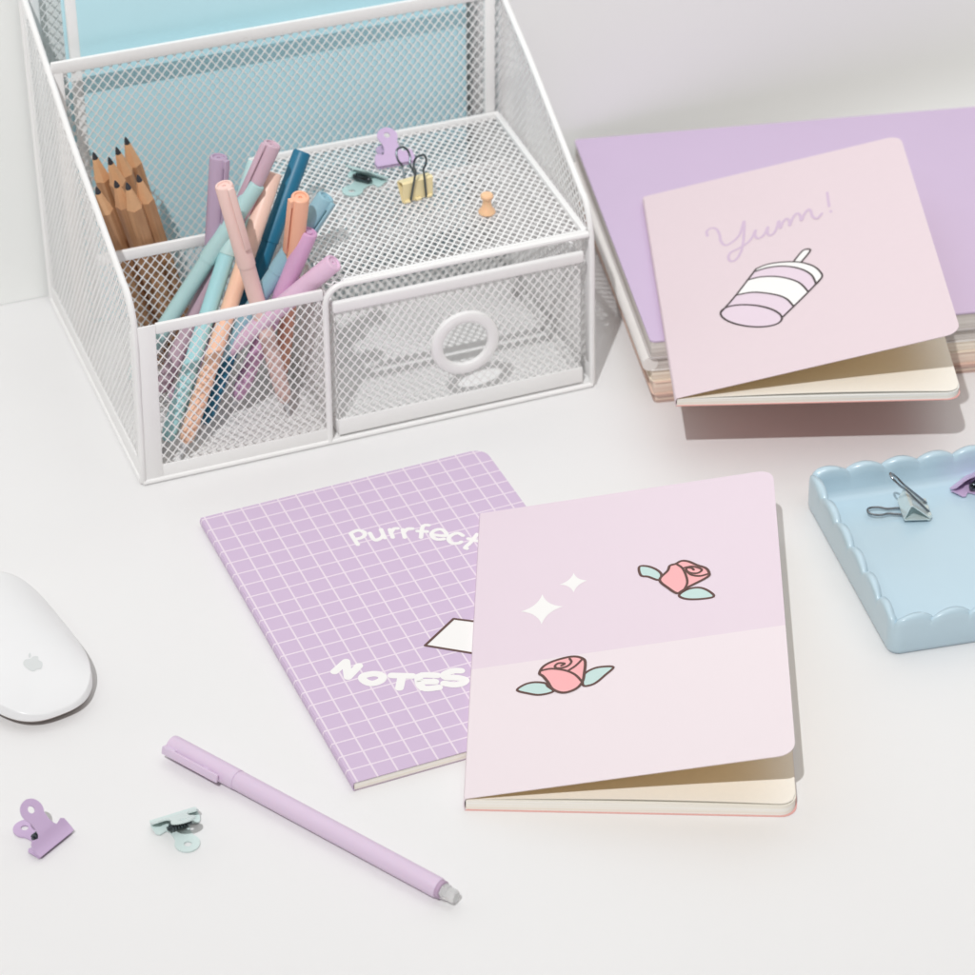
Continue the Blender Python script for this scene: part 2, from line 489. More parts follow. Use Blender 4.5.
# folder behind the tall partition
t = thing('folder', (OX, OY, 0), OTH, 'pale blue card folder standing in the back slot of the mesh organizer', 'folder')
b = MB()
for y0, y1, zt, x0, x1 in ((14.6, 14.66, 21.5, 2.0, 23.0),):
    b.box(x0, x1, y0, y1, 0.6, zt, 0.02)
b.build('front_cover', M['folder'], t)
b = MB(); b.box(1.5, 22.9, 14.72, 15.1, 0.7, 21.0, 0.02); b.build('papers', M['mesh'], t)
b = MB(); b.box(1.35, 23.0, 15.16, 15.22, 0.6, 21.8, 0.02); b.box(1.35, 23.0, 14.6, 15.22, 0.5, 0.58, 0.02); b.build('back_cover', M['folder'], t)
def o2w(p): return ORG @ (Vector(p) * CM) / CM

# ------------------------------------------------------------------ pencils
def make_pencil(bot, tip, roll, label):
    a, b_ = o2w(bot), o2w(tip); L = (b_ - a).length
    t = thing('pencil', None, 0, label, 'pencil', 'wooden pencils in the rear left compartment', mx=scaled(axis_mx(a, b_, roll)))
    b = MB(); b.lathe([(0.44, 0), (0.44, L - 1.75)], 6); b.build('barrel', M['wood'], t, smooth_=False)
    b = MB()
    n = 24; rb = [0.44 * math.cos(math.pi / 6) / math.cos(((2 * math.pi * k / n) % (math.pi / 3)) - math.pi / 6) for k in range(n)]
    vs = [(rb[k] * math.cos(2 * math.pi * k / n), rb[k] * math.sin(2 * math.pi * k / n), L - 1.75 - 0.12 * abs(math.cos(3 * math.pi * k / n * 2 / 2))) for k in range(n)]
    vs += [(0.15 * math.cos(2 * math.pi * k / n), 0.15 * math.sin(2 * math.pi * k / n), L - 0.42) for k in range(n)]
    b.add(vs, [(k, (k + 1) % n, n + (k + 1) % n, n + k) for k in range(n)]); b.build('sharpened_cone', M['wood_cut'], t)
    b = MB(); b.lathe([(0.15, L - 0.42), (0.1, L - 0.2), (0.035, L - 0.02), (0.0, L)], 16); b.build('lead', M['graphite'], t)
def scaled(m): return m
PENCILS = [
 ((4.21, 11.5, .3), (1.10, 9.64, 13.82), 'sharpened wooden pencil at the far left of the back row, against the mesh side'),
 ((4.93, 11.0, .3), (1.71, 8.96, 13.77), 'sharpened wooden pencil with dark tip just right of the far left back one'),
 ((5.47, 11.7, .3), (2.32, 9.75, 13.80), 'second highest pencil tip, just left of the tallest pencil'),
 ((5.96, 12.2, .3), (2.99, 10.46, 13.87), 'tallest wooden pencil with its tip highest of the bundle'),
 ((3.80, 10.0, .3), (0.46, 6.76, 13.51), 'lowest and leftmost pencil of the front row, beside the mesh side panel'),
 ((5.07, 9.8, .3), (1.96, 6.55, 13.56), 'middle pencil of the front row with a small dark lead tip'),
 ((5.75, 10.0, .3), (2.66, 7.03, 13.60), 'rightmost wooden pencil of the front row, nearest the blue folder'),
 ((4.88, 10.6, .3), (1.57, 7.37, 13.31), 'wooden pencil tucked in the middle between the front and back rows'),
]
for i, (bt, tp, lb) in enumerate(PENCILS): make_pencil(bt, tp, 0.3 + 0.37 * i, lb)

# ------------------------------------------------------------------ pens in the front compartment
def make_pen(bot, top, rgb, roll, label, clip=True, capc=None, ring=False, r=0.46, cap=4.9):
    a, b_ = o2w(bot), o2w(top); L = (b_ - a).length
    m = mat('pen_plastic', rgb, 0.42, 0.015, 60, sss=0.03)
    mc = mat('pen_cap_plastic', capc, 0.42, 0.015, 60, sss=0.03) if capc else m
    t = thing('pen', None, 0, label, 'pen', 'pastel pens in the front compartment', mx=axis_mx(a, b_, roll))
    b = MB(); b.lathe([(0.20, 0.9), (0.34, 1.1), (r - 0.06, 1.5), (r - 0.04, 2.2), (r - 0.04, L - cap + 0.2)], 28); b.build('barrel', m, t)
    b = MB(); b.lathe([(0.05, 0.0), (0.09, 0.25), (0.16, 0.6), (0.20, 0.95)], 16); b.build('tip', M['pen_tip'], t)
    b = MB()
    e = [(r - 0.10, L - 0.01), (r - 0.15, L - 0.02), (r - 0.18, L - 0.10)]
    e += [(0.2, L - 0.10), (0.19, L - 0.03), (0, L - 0.03)] if ring else [(0.10, L - 0.09), (0.07, L - 0.18), (0, L - 0.18)]
    b.lathe([(r - 0.05, L - cap), (r, L - cap + 0.03), (r, L - 0.12), (r - 0.03, L - 0.05)] + e, 32)
    c = b.build('cap', mc, t)
    if clip:
        b = MB(); b.box(r + 0.06, r + 0.17, -0.17, 0.17, L - 3.7, L - 0.06, 0.05); b.box(r - 0.1, r + 0.12, -0.15, 0.15, L - 0.55, L - 0.06, 0.05)
        b.box(r - 0.02, r + 0.1, -0.1, 0.1, L - 3.65, L - 3.35, 0.04)
        b.build('clip', mc, c)
PENS = [
 ((4.85, 5.4, .5), (6.63, 6.1, 14.35), (182, 160, 184), 0.9, 'greyish mauve capped pen standing nearly upright, left of the pale pink pen', {}),
 ((8.57, 2.53, .5), (5.87, 2.72, 14.74), (240, 206, 198), 0.7, 'pale pink pen in front leaning left across the other pens', {}),
 ((1.34, 1.23, .5), (8.73, 6.71, 13.24), (168, 216, 220), 0.9, 'bright aqua pen leaning right, crossing behind the pale pink pen', dict(capc=(186, 216, 214))),
 ((0.62, 5.77, 1.8), (8.3, 5.3, 12.9), (178, 212, 212), 2.0, 'pale seafoam pen lowest at the left, slanting behind the mauve pen', dict(clip=False)),
 ((2.27, 5.9, .5), (9.25, 5.44, 14.89), (206, 176, 190), -0.9, 'dusty pink pen with clip on its left, topmost behind the aqua cap', {}),
 ((2.14, .73, .5), (9.4, 6.06, 12.87), (248, 200, 172), 2.4, 'light peach pen slanting from lower left, between aqua and dark teal pens', dict(clip=False, capc=(244, 206, 190))),
 ((3.49, 2.09, .5), (11.31, 7.19, 13.08), (30, 110, 142), 2.6, 'dark teal blue pen, the only deep coloured one in the compartment', dict(clip=False)),
 ((8.94, 5.35, .5), (9.39, 1.54, 13.97), (240, 176, 150), -1.0, 'orange peach pen with flat top and clip on its left side', dict(capc=(244, 184, 154))),
 ((2.95, 4.0, .5), (11.05, 2.57, 13.05), (146, 186, 200), 0.9, 'greyish blue pen with clip, leaning right onto the shelf', {}),
 ((5.9, 4.0, .5), (9.9, 1.96, 11.63), (216, 170, 206), 2.6, 'orchid pink pen with a ringed round cap end', dict(clip=False, ring=True, cap=4.2)),
 ((2.59, 5.8, .5), (10.64, .37, 10.58), (226, 192, 216), 2.4, 'pale orchid pen lying lowest, pointing right over the front rim', dict(clip=False, r=0.48)),
]
for bt, tp, rgb, roll, lb, kw in PENS: make_pen(bt, tp, rgb, roll, lb, **kw)

# ------------------------------------------------------------------ bulldog clips
def clip_outline():
    """T-shaped plate: jaw along x at y=0, neck, ring head at y=1.75"""
    p = [(-1.05, 0.0), (-0.5, 0.0), (0.5, 0.0), (1.05, 0.0), (1.08, 0.18), (1.08, 0.45), (1.02, 0.68), (0.88, 0.78), (0.72, 0.72), (0.56, 0.68), (0.46, 0.82), (0.41, 1.05), (0.41, 1.3)]
    arc = [(0.55 * math.cos(a), 1.78 + 0.55 * math.sin(a)) for a in np.linspace(R(-38), R(218), 20)]
    return p + arc + [(-x, y) for x, y in p[:3:-1]]
def make_clip(loc, jaw_dir, m, label, opening=41, name_loc=None, lift=0.0, tiltm=None):
    """loc = centre of the jaw on what carries it; jaw_dir = direction (angle) of local x; handles along local +y"""
    t = thing('bulldog_clip', loc, jaw_dir, label, 'clip', 'bulldog clips on the desk set')
    if tiltm is not None: t.matrix_world = t.matrix_world @ tiltm
    hole = [(0.17 * math.cos(a), 1.84 + 0.17 * math.sin(a)) for a in np.linspace(0, 2 * math.pi, 17)[:-1]]
    th = 0.07
    for s in (0, 1):
        an = R(opening) if s else 0.0
        def fn(x, y, z, s=s, an=an):
            # jaw lip rolls towards the other plate, and the plate bows in at the fulcrum
            y0 = y
            bow = 0.20 * math.exp(-((y0 - 0.32) / 0.26) ** 2)
            zz = z
            if s == 0: return (x, y0, 0.02 + zz + bow * 0.6)
            yy, zz2 = y0, zz + 0.12 - bow * 0.5
            return (x, yy * math.cos(an) - zz2 * math.sin(an), yy * math.sin(an) + zz2 * math.cos(an) + 0.10)
        b = MB()
        ol = clip_outline()
        # subdivide along y for bending: plates are tessellated as strips
        b.plate(ol, [hole], th, fn=fn)
        b.build('upper_plate' if s else 'lower_plate', m, t, ang=50)
    b = MB()
    c = Vector((0, 0.85 * math.cos(R(opening / 2)), 0.12 + 0.85 * math.sin(R(opening / 2)) * 0.9))
    pts = []
    for k in range(7 * 12 + 1):
        a = 2 * math.pi * k / 12
        pts.append((-0.46 + 0.92 * k / 84, c.y + 0.15 * math.cos(a), c.z + 0.15 * math.sin(a)))
    b.tube(pts, 0.05, 6)
    b.tube([(-0.56, c.y, c.z), (0.56, c.y, c.z)], 0.09, 12)
    b.build('spring', M['spring'], t)
    return t
def jaw(a, b):  # centre and angle from the two jaw ends
    return ((a[0] + b[0]) / 2, (a[1] + b[1]) / 2), math.atan2(b[1] - a[1], b[0] - a[0])
c, an = jaw((-19.26, 92.56), (-18.11, 94.13))
make_clip((c[0], c[1], 0), an, M['lilac_enamel'], 'lilac bulldog clip lying on the white desk below the mouse')
c, an = jaw((-12.84, 95.52), (-14.73, 94.63))
make_clip((c[0], c[1], 0), an, M['mint_enamel'], 'mint bulldog clip lying on the desk left of the lilac pen', opening=31)
def shelf(p): q = o2w((p[0], p[1], 9.46)); return (q.x, q.y, q.z)
a, b_ = shelf((16.33, 9.93)), shelf((18.21, 9.88)); c, an = jaw(a, b_)
make_clip((c[0], c[1], 9.46), an, M['lilac_enamel'], 'lilac bulldog clip on the mesh shelf behind the yellow binder clip', opening=26)
a, b_ = shelf((16.42, 8.45)), shelf((14.92, 10.37)); c, an = jaw(a, b_)
make_clip((c[0], c[1], 9.46), an, M['teal_enamel'], 'seafoam bulldog clip on the mesh shelf, left of the lilac clip', opening=33)
c, an = jaw((24.6, 118.2), (22.9, 119.3))
make_clip((23.75, 119.2, 0.47), R(-132), M['lilac_enamel'], 'lilac bulldog clip in the blue tray, cut by the right edge of the photo', opening=42)

# ------------------------------------------------------------------ binder clips
def wire_loop(L, w, head):
    """flat wire handle in xy plane starting at y=0"""
    p = [(-w, 0), (-w * 0.62, L * 0.5), (-w * 0.5, L * 0.66), (-head * 0.9, L * 0.78), (-head * 0.85, L * 0.92), (-head * 0.4, L), (head * 0.4, L), (head * 0.85, L * 0.92), (head * 0.9, L * 0.78), (w * 0.5, L * 0.66), (w * 0.62, L * 0.5), (w, 0)]
    return p
def make_binder(mx, m, label, a1, a2, wdt=1.9, ht=1.25, sp=0.85, hl=2.3, wire_m=None):
    """body: spine sheet (x width wdt, y depth sp) at z=ht, two flaps converging to lips at z=0"""
    t = thing('binder_clip', None, 0, label, 'binder clip', 'wire handled binder clips', mx=mx)
    b = MB(); h = wdt / 2; th = 0.05
    prof = [(-0.05, 0.0), (-sp / 2, ht - 0.1), (-sp / 2 + 0.08, ht), (sp / 2 - 0.08, ht), (sp / 2, ht - 0.1), (0.05, 0.0)]
    inner = [(-0.02, 0.06), (-sp / 2 + th + .01, ht - 0.12), (-sp / 2 + 0.12, ht - th), (sp / 2 - 0.12, ht - th), (sp / 2 - th - .01, ht - 0.12), (0.02, 0.06)]
    vs = []; fs = []; n = len(prof)
    for x in (-h, h): vs += [(x, y, z) for y, z in prof] + [(x, y, z) for y, z in inner]
    for i in range(n - 1):
        fs.append((i, i + 1, 2 * n + i + 1, 2 * n + i)); fs.append((n + i + 1, n + i, 3 * n + i, 3 * n + i + 1))
        fs.append((i + 1, i, n + i, n + i + 1)); fs.append((2 * n + i, 2 * n + i + 1, 3 * n + i + 1, 3 * n + i))
    b.add(vs, [f[::-1] for f in fs])
    for s in (-1, 1):
        for q in (-0.72, 0, 0.72):
            b.tube([(q * h - 0.17 * wdt / 1.9, s * 0.09, 0.03), (q * h + 0.17 * wdt / 1.9, s * 0.09, 0.03)], 0.09, 8)
    b.build('clip_body', m, t, ang=30)
    for s, an in ((-1, a1), (1, a2)):
        b = MB()
        ca, sa = math.cos(R(an)), math.sin(R(an))
        # angle measured from straight up (over the flap) outwards
        pts = [(x, s * (0.12 + y * sa), 0.03 + y * ca) for x, y in smooth(wire_loop(hl, h * 0.52, 0.42 * wdt / 1.9))]
        b.tube(pts, 0.06, 8); b.build('wire_handle', wire_m or M['steel'], t)
    return t
yb = o2w((17.15, 6.35, 9.50))
make_binder(Matrix.Translation(yb * CM) @ Matrix.Rotation(OTH + R(8), 4, 'Z') @ Matrix.Rotation(R(-14), 4, 'X'), M['yellow_enamel'],
            'pale yellow binder clip standing on the mesh shelf with both wires raised', 20, 24, wdt=1.75, ht=1.15, sp=0.7, hl=2.7, wire_m=M['spring'])
bz = Vector((-0.93, -0.08, 0.36)).normalized(); bx = Vector((-0.12, 0.99, 0.0)); bx = (bx - bz * bx.dot(bz)).normalized(); by = bz.cross(bx)
bmx = Matrix((bx, by, bz)).transposed().to_4x4(); bmx.translation = Vector((21.65, 116.75, 0.66)) * CM
M['pale_steel'] = mat('pale_mint_metal', (222, 232, 230), 0.22, 0.01, metal=0.35)
make_binder(bmx, M['pale_steel'], 'pale binder clip with silver wires lying inside the blue tray', 25, 17, wdt=1.6, ht=1.3, sp=0.95, hl=2.9)

# push pin standing on the shelf
pp = o2w((20.0, 3.75, 9.46))
t = thing('push_pin', tuple(pp), 0, 'peach plastic push pin standing on the mesh shelf', 'push pin')
b = MB(); b.lathe([(0, 0.0), (0.40, 0.02), (0.45, 0.10), (0.42, 0.20), (0.30, 0.34), (0.24, 0.55), (0.22, 0.75), (0.26, 0.86), (0.33, 0.95), (0.34, 1.06), (0.29, 1.14), (0, 1.17)], 32)
b.build('grip', M['peach_plastic'], t)
b = MB(); b.lathe([(0.0, -0.75), (0.05, -0.55), (0.05, 0.05)], 12); b.build('pin', M['steel'], t)

# ------------------------------------------------------------------ notebooks
def printed(name, parent, layers):
    """ink on a cover: layers of ('fill'|'line', shapes, width, material)"""
    b = MB(); ms = []
    for li, (kind, shapes, wd, m) in enumerate(layers):
        if m not in ms: ms.append(m)
        for si, sh in enumerate(shapes):
            z = 0.008 + 0.006 * li + 0.0004 * si
            if kind == 'fill': b.plate(smooth(sh, True, 3) if wd else sh, [], 0, ms.index(m), z=z)
            else: b.ribbon(sh, wd, z, ms.index(m), closed=(kind == 'loop'))
    return b.build(name, [M[m] for m in ms], parent, smooth_=False)

def make_notebook(loc, rz, w, h, t, tilt, cover_m, back_m, label, inside_m, lift=3.0, spine_m=None):
    n = thing('notebook', loc, rz, label, 'notebook', 'pastel notebooks')
    cor = (0, 1, 1, 0)
    ol = rrect(w, h, 0.75, 6, cor)
    b = MB(); b.plate(ol, [], 0.035, z=0.0); b.build('back_cover', back_m, n)
    pol = [(0.05 + x * (w - 0.12) / w, 0.05 + y * (h - 0.1) / h) for x, y in ol]
    b = MB(); b.plate(pol, [], t - 0.14, 0, z=0.038); b.build('page_block', [M['page_edge']], n)
    if tilt:
        b = MB()   # a loose first sheet lifting a little with the cover
        N = 40; vs = []; fs = []
        for i in range(N + 1):
            u = i / N; u = u * 1.15 if u < 0.8 else 0.92 + (u - 0.8) * 0.4
            x = 0.05 + (w - 0.15) * u
            z = t - 0.09 + lift * 0.1 * math.sin(math.pi * min(u * 1.0, 1)) ** 1.0 * 0.5 + lift * 0.03 * u
            ins = 0.0 if u < 0.948 else 0.75 * (1 - math.sqrt(max(0, 1 - ((u - 0.948) / 0.052) ** 2)))
            vs += [(x, 0.06 + ins, z), (x, h - 0.06 - ins, z), (x, 0.06 + ins, z - 0.012), (x, h - 0.06 - ins, z - 0.012)]
        for i in range(N):
            o = 4 * i
            fs += [(o, o + 4, o + 5, o + 1), (o + 2, o + 3, o + 7, o + 6), (o, o + 2, o + 6, o + 4), (o + 1, o + 5, o + 7, o + 3)]
        b.add(vs, fs); b.build('loose_sheet', M['page'], n)
    b = MB()
    b.plate(ol, [], 0.035, 0, z=-0.035); b.plate([(x * 0.998 + 0.005, y * 0.998 + 0.02) for x, y in ol], [], 0.015, 1, z=-0.052)
    cv = b.build('front_cover', [cover_m, inside_m], n)
    cv.location = (0, 0, t * CM); cv.rotation_euler = (0, -tilt, 0)
    b = MB(); pts = [(0.03 - 0.09 * math.sin(a), (t / 2) - (t / 2 - 0.03) * math.cos(a)) for a in np.linspace(0, math.pi, 7)]
    vs = [(x, 0.0, z) for x, z in pts] + [(x, h, z) for x, z in pts] + [(x + 0.05, 0, z) for x, z in pts] + [(x + 0.05, h, z) for x, z in pts]
    k = len(pts); fs = []
    for i in range(k - 1):
        fs += [(i + 1, i, k + i, k + i + 1), (2 * k + i, 2 * k + i + 1, 3 * k + i + 1, 3 * k + i), (i, i + 1, 2 * k + i + 1, 2 * k + i), (k + i + 1, k + i, 3 * k + i, 3 * k + i + 1)]
    b.add(vs, fs); b.build('spine', spine_m or cover_m, n)
    return n, cv

ART = '''{"purrfect": [[[6.356, 17.05], [6.353, 16.562], [6.357, 16.073]], [[6.415, 17.095], [6.771, 17.154], [7.002, 16.887], [6.923, 16.64], [6.692, 16.515], [6.396, 16.544]], [[7.225, 16.708], [7.219, 16.22], [7.342, 16.043], [7.635, 16.154], [7.746, 16.289]], [[7.834, 16.771], [7.764, 16.058]], [[8.229, 16.602], [8.135, 15.941]], [[8.17, 16.304], [8.422, 16.562], [8.621, 16.534]], [[8.817, 16.351], [8.672, 15.712]], [[8.736, 16.063], [9.032, 16.302], [9.278, 16.225]], [[10.117, 16.177], [9.938, 16.254], [9.747, 16.095], [9.401, 15.401]], [[9.436, 15.947], [9.851, 15.727]], [[9.974, 15.409], [10.543, 15.054], [10.662, 15.283], [10.56, 15.608], [10.248, 15.67], [9.984, 15.474], [9.948, 15.14], [10.109, 14.918], [10.374, 14.847]], [[11.339, 14.742], [11.199, 15.012], [10.853, 14.991], [10.588, 14.755], [10.609, 14.398], [10.884, 14.253], [11.071, 14.299]], [[12.023, 14.562], [11.489, 14.092], [11.077, 13.81], [11.114, 13.698]], [[11.496, 14.41], [11.932, 13.945]]], "notes": [[[1.922, 7.478], [2.655, 7.948]], [[2.655, 7.948], [2.352, 6.863]], [[2.352, 6.863], [3.095, 7.426]], [[3.469, 6.646], [3.07, 6.673], [2.911, 6.496], [3.011, 6.167], [3.26, 5.99], [3.643, 6.041], [3.817, 6.253], [3.71, 6.515], [3.469, 6.646]], [[4.247, 6.185], [5.091, 5.782]], [[4.662, 5.965], [4.238, 5.217]], [[6.161, 5.369], [5.404, 5.649], [5.217, 4.8], [5.9, 4.551]], [[5.306, 5.247], [5.898, 4.994]], [[7.288, 5.249], [6.991, 5.376], [6.524, 5.315], [6.496, 5.069], [6.955, 4.845], [7.222, 4.559], [6.998, 4.397], [6.608, 4.449], [6.258, 4.712]]], "paper": [[[6.464, 7.597], [11.651, 3.623], [13.812, 5.243], [8.444, 8.91]]], "yum": [[[3.044, 14.146], [3.06, 14.625], [3.339, 14.837], [3.594, 14.595], [3.695, 13.959], [3.701, 13.286], [3.907, 12.819], [4.316, 13.011], [4.768, 13.582], [5.127, 14.792], [4.892, 13.003], [4.633, 11.874], [4.283, 11.208], [4.004, 11.168], [3.916, 11.575], [4.096, 12.01], [4.56, 12.216], [5.101, 12.597], [5.411, 13.083], [5.628, 13.614], [5.528, 13.135], [5.618, 12.761], [5.842, 12.785], [6.063, 13.062], [6.297, 13.628], [6.204, 13.04], [6.302, 12.745], [6.515, 12.858], [6.737, 13.324], [6.928, 13.975], [6.908, 13.183], [7.077, 13.654], [7.342, 13.998], [7.464, 13.731], [7.423, 13.224], [7.657, 13.855], [7.931, 14.26], [8.081, 14.043], [8.094, 13.446], [8.291, 13.948], [8.592, 14.384], [8.692, 14.126], [8.716, 13.628], [8.914, 13.284], [9.231, 13.668]], [[9.782, 15.618], [9.701, 14.196]], [[9.714, 13.723], [9.722, 13.613]]], "cup_pink": [[[5.96, 4.752], [5.897, 4.589], [5.78, 4.468], [5.613, 4.392], [5.402, 4.364], [5.156, 4.386], [4.883, 4.456], [4.595, 4.572], [4.301, 4.73], [4.013, 4.924], [3.742, 5.146], [3.498, 5.388], [3.291, 5.642], [3.128, 5.897], [3.017, 6.143], [2.962, 6.372], [2.965, 6.573], [3.026, 6.739], [3.144, 6.863], [3.312, 6.941], [3.526, 6.97], [3.776, 6.947], [4.053, 6.875], [4.346, 6.755], [4.643, 6.594], [4.932, 6.396], [5.204, 6.171], [5.446, 5.926], [5.65, 5.672], [5.808, 5.418], [5.915, 5.174], [5.966, 4.949]], [[5.09, 9.633], [5.809, 9.721], [6.654, 9.51], [7.445, 8.899], [7.934, 8.084], [8.056, 7.138], [7.578, 6.598], [7.186, 7.715], [6.324, 8.59], [5.397, 8.996], [4.692, 9.004]], [[3.912, 7.851], [4.819, 7.755], [5.822, 7.123], [6.387, 6.486], [6.661, 5.687], [5.969, 4.825], [5.994, 5.199], [5.669, 5.86], [4.996, 6.5], [4.08, 6.934], [3.326, 6.925], [2.957, 6.498]]], "cup_white": [[[5.227, 9.875], [5.791, 10.032], [6.384, 9.973], [7.013, 9.776], [7.621, 9.426], [8.186, 8.774], [8.455, 7.955], [8.369, 7.555], [8.056, 7.138], [8.056, 7.138], [7.934, 8.084], [7.445, 8.899], [6.654, 9.51], [5.809, 9.721], [5.09, 9.633]], [[4.692, 9.004], [5.397, 8.996], [6.324, 8.59], [7.186, 7.715], [7.578, 6.598], [6.661, 5.687], [6.387, 6.486], [5.822, 7.123], [4.819, 7.755], [3.912, 7.851]], [[7.229, 9.762], [7.821, 10.558], [8.182, 10.397], [7.577, 9.507]]], "cup_line": [[[5.96, 4.752], [5.897, 4.589], [5.78, 4.468], [5.613, 4.392], [5.402, 4.364], [5.156, 4.386], [4.883, 4.456], [4.595, 4.572], [4.301, 4.73], [4.013, 4.924], [3.742, 5.146], [3.498, 5.388], [3.291, 5.642], [3.128, 5.897], [3.017, 6.143], [2.962, 6.372], [2.965, 6.573], [3.026, 6.739], [3.144, 6.863], [3.312, 6.941], [3.526, 6.97], [3.776, 6.947], [4.053, 6.875], [4.346, 6.755], [4.643, 6.594], [4.932, 6.396], [5.204, 6.171], [5.446, 5.926], [5.65, 5.672], [5.808, 5.418], [5.915, 5.174], [5.966, 4.949], [5.96, 4.752]], [[5.227, 9.875], [5.791, 10.032], [6.384, 9.973], [7.013, 9.776], [7.621, 9.426], [8.186, 8.774], [8.455, 7.955], [8.369, 7.555], [8.056, 7.138]], [[5.09, 9.633], [5.809, 9.721], [6.654, 9.51], [7.445, 8.899], [7.934, 8.084], [8.056, 7.138]], [[4.692, 9.004], [5.397, 8.996], [6.324, 8.59], [7.186, 7.715], [7.578, 6.598]], [[3.912, 7.851], [4.819, 7.755], [5.822, 7.123], [6.387, 6.486], [6.661, 5.687]], [[2.967, 6.591], [3.912, 7.851], [5.227, 9.875]], [[6.031, 4.895], [7.578, 6.598], [8.41, 7.617]], [[7.229, 9.762], [7.821, 10.558], [8.182, 10.397], [7.577, 9.507]]], "star": [[[3.236, 13.624], [3.308, 13.38], [3.404, 13.163], [3.524, 12.974], [3.667, 12.812], [3.834, 12.677], [4.025, 12.568], [4.239, 12.487], [4.024, 12.408], [3.833, 12.302], [3.666, 12.171], [3.523, 12.014], [3.404, 11.831], [3.308, 11.623], [3.237, 11.389], [3.164, 11.628], [3.068, 11.843], [2.947, 12.035], [2.802, 12.202], [2.633, 12.345], [2.441, 12.464], [2.224, 12.558], [2.44, 12.624], [2.632, 12.719], [2.8, 12.842], [2.945, 12.994], [3.066, 13.175], [3.163, 13.385]], [[4.732, 14.926], [4.78, 14.766], [4.843, 14.625], [4.922, 14.502], [5.017, 14.397], [5.127, 14.311], [5.252, 14.244], [5.393, 14.195], [5.252, 14.137], [5.127, 14.061], [5.018, 13.969], [4.924, 13.86], [4.847, 13.734], [4.785, 13.592], [4.738, 13.433], [4.689, 13.591], [4.624, 13.733], [4.542, 13.857], [4.445, 13.965], [4.332, 14.055], [4.203, 14.128], [4.058, 14.184], [4.202, 14.235], [4.33, 14.305], [4.443, 14.392], [4.539, 14.498], [4.619, 14.623], [4.683, 14.765]]], "rose_a": [[[3.198, 7.81], [3.355, 8.232], [3.744, 8.503], [4.398, 8.666], [4.858, 8.647], [5.188, 8.441], [5.32, 8.156], [5.288, 7.45], [5.191, 6.764], [4.867, 6.335], [4.316, 6.207], [3.828, 6.565], [3.595, 7.118], [3.363, 7.572]]], "rose_a_line": [[[3.28, 7.974], [3.749, 8.013], [4.404, 7.747], [4.863, 7.341], [5.159, 6.822]], [[4.596, 8.54], [4.676, 8.277], [4.467, 8.017], [4.075, 7.971], [3.911, 8.14], [4.072, 8.328], [4.368, 8.243], [4.218, 8.133]], [[5.188, 8.39], [4.893, 7.995], [4.567, 7.731]]], "leaf_a": [[[2.179, 6.852], [2.527, 7.174], [2.979, 7.234], [3.466, 7.066], [3.599, 6.816], [3.862, 6.408], [3.25, 6.295], [2.667, 6.525]], [[5.224, 6.556], [5.256, 7.255], [5.649, 7.594], [6.11, 7.656], [6.623, 7.512], [6.239, 7.038], [5.845, 6.62], [5.518, 6.471]]], "rose_b": [[[8.84, 13.404], [9.231, 14.013], [9.347, 14.38], [9.621, 14.453], [9.898, 14.613], [10.224, 14.501], [10.652, 14.105], [11.027, 13.808], [11.18, 13.428], [11.088, 13.1], [10.176, 12.562], [9.845, 12.316], [9.627, 12.226], [9.259, 12.671]]], "rose_b_line": [[[9.648, 14.447], [9.939, 14.037], [10.104, 13.395], [10.14, 12.87], [10.011, 12.468]], [[10.049, 14.058], [10.377, 14.076], [10.727, 13.871], [10.848, 13.671], [10.635, 13.499], [10.31, 13.594], [10.125, 13.824], [10.157, 14.009], [10.374, 13.946], [10.468, 13.795]], [[10.15, 13.732], [10.361, 13.427], [10.738, 13.261], [11.094, 13.315]]], "leaf_b": [[[7.884, 14.645], [8.263, 14.608], [8.692, 14.257], [8.929, 13.817], [8.786, 13.433], [8.306, 13.793], [7.957, 13.979]], [[9.731, 12.058], [10.172, 12.417], [10.714, 12.404], [11.138, 12.04], [11.341, 11.587], [10.691, 11.556], [10.047, 11.719]]]}'''
import json
A = json.loads(ART)
n0, c0 = make_notebook((-1.075, 95.596, 0), -0.031, 14.54, 20.83, 0.70, 0.206, two_tone_mat(8.8), M['coral'],
    'two tone pink notebook with two roses and white sparkles on its lifted cover', M['inside'])
printed('rose_print', c0, [('fill', A['leaf_a'], 1, 'leaf_ink'), ('loop', A['leaf_a'], 0.13, 'brown_ink'), ('fill', A['rose_a'], 1, 'rose_ink'), ('loop', A['rose_a'], 0.14, 'brown_ink'), ('line', A['rose_a_line'], 0.12, 'brown_ink')])
printed('rose_print', c0, [('fill', A['leaf_b'], 1, 'leaf_ink'), ('loop', A['leaf_b'], 0.13, 'brown_ink'), ('fill', A['rose_b'], 1, 'rose_ink'), ('loop', A['rose_b'], 0.14, 'brown_ink'), ('line', A['rose_b_line'], 0.12, 'brown_ink')])
for s in A['star']: printed('sparkle_print', c0, [('fill', [s], 0, 'white_ink')])
n1, c1 = make_notebook((9.332, 121.021, 3.91), 0.040, 14.39, 19.68, 0.49, 0.250, M['yum_cover'], M['coral'],
    'pale pink notebook reading Yum! with a striped cup, propped on the lilac stack', M['inside'])
printed('lettering', c1, [('line', A['yum'], 0.15, 'mauve_ink')])
printed('cup_print', c1, [('fill', A['cup_pink'], 0, 'cup_ink'), ('fill', A['cup_white'], 0, 'white_ink'), ('line', A['cup_line'], 0.11, 'dark_ink')])
n2, c2 = make_notebook((-5.97, 96.848, 0), 0.401, 15.16, 21.15, 0.5, 0.0, grid_mat(0.957, 0.19, -0.09, 0.085), mat('mauve_back_card', (176, 160, 172), 0.6),
    'lilac grid notebook reading Purrfect NOTES, flat on the desk and partly covered', M['page'])
printed('lettering', c2, [('line', A['purrfect'], 0.22, 'white_ink')])
printed('lettering', c2, [('line', A['notes'], 0.40, 'white_ink')])
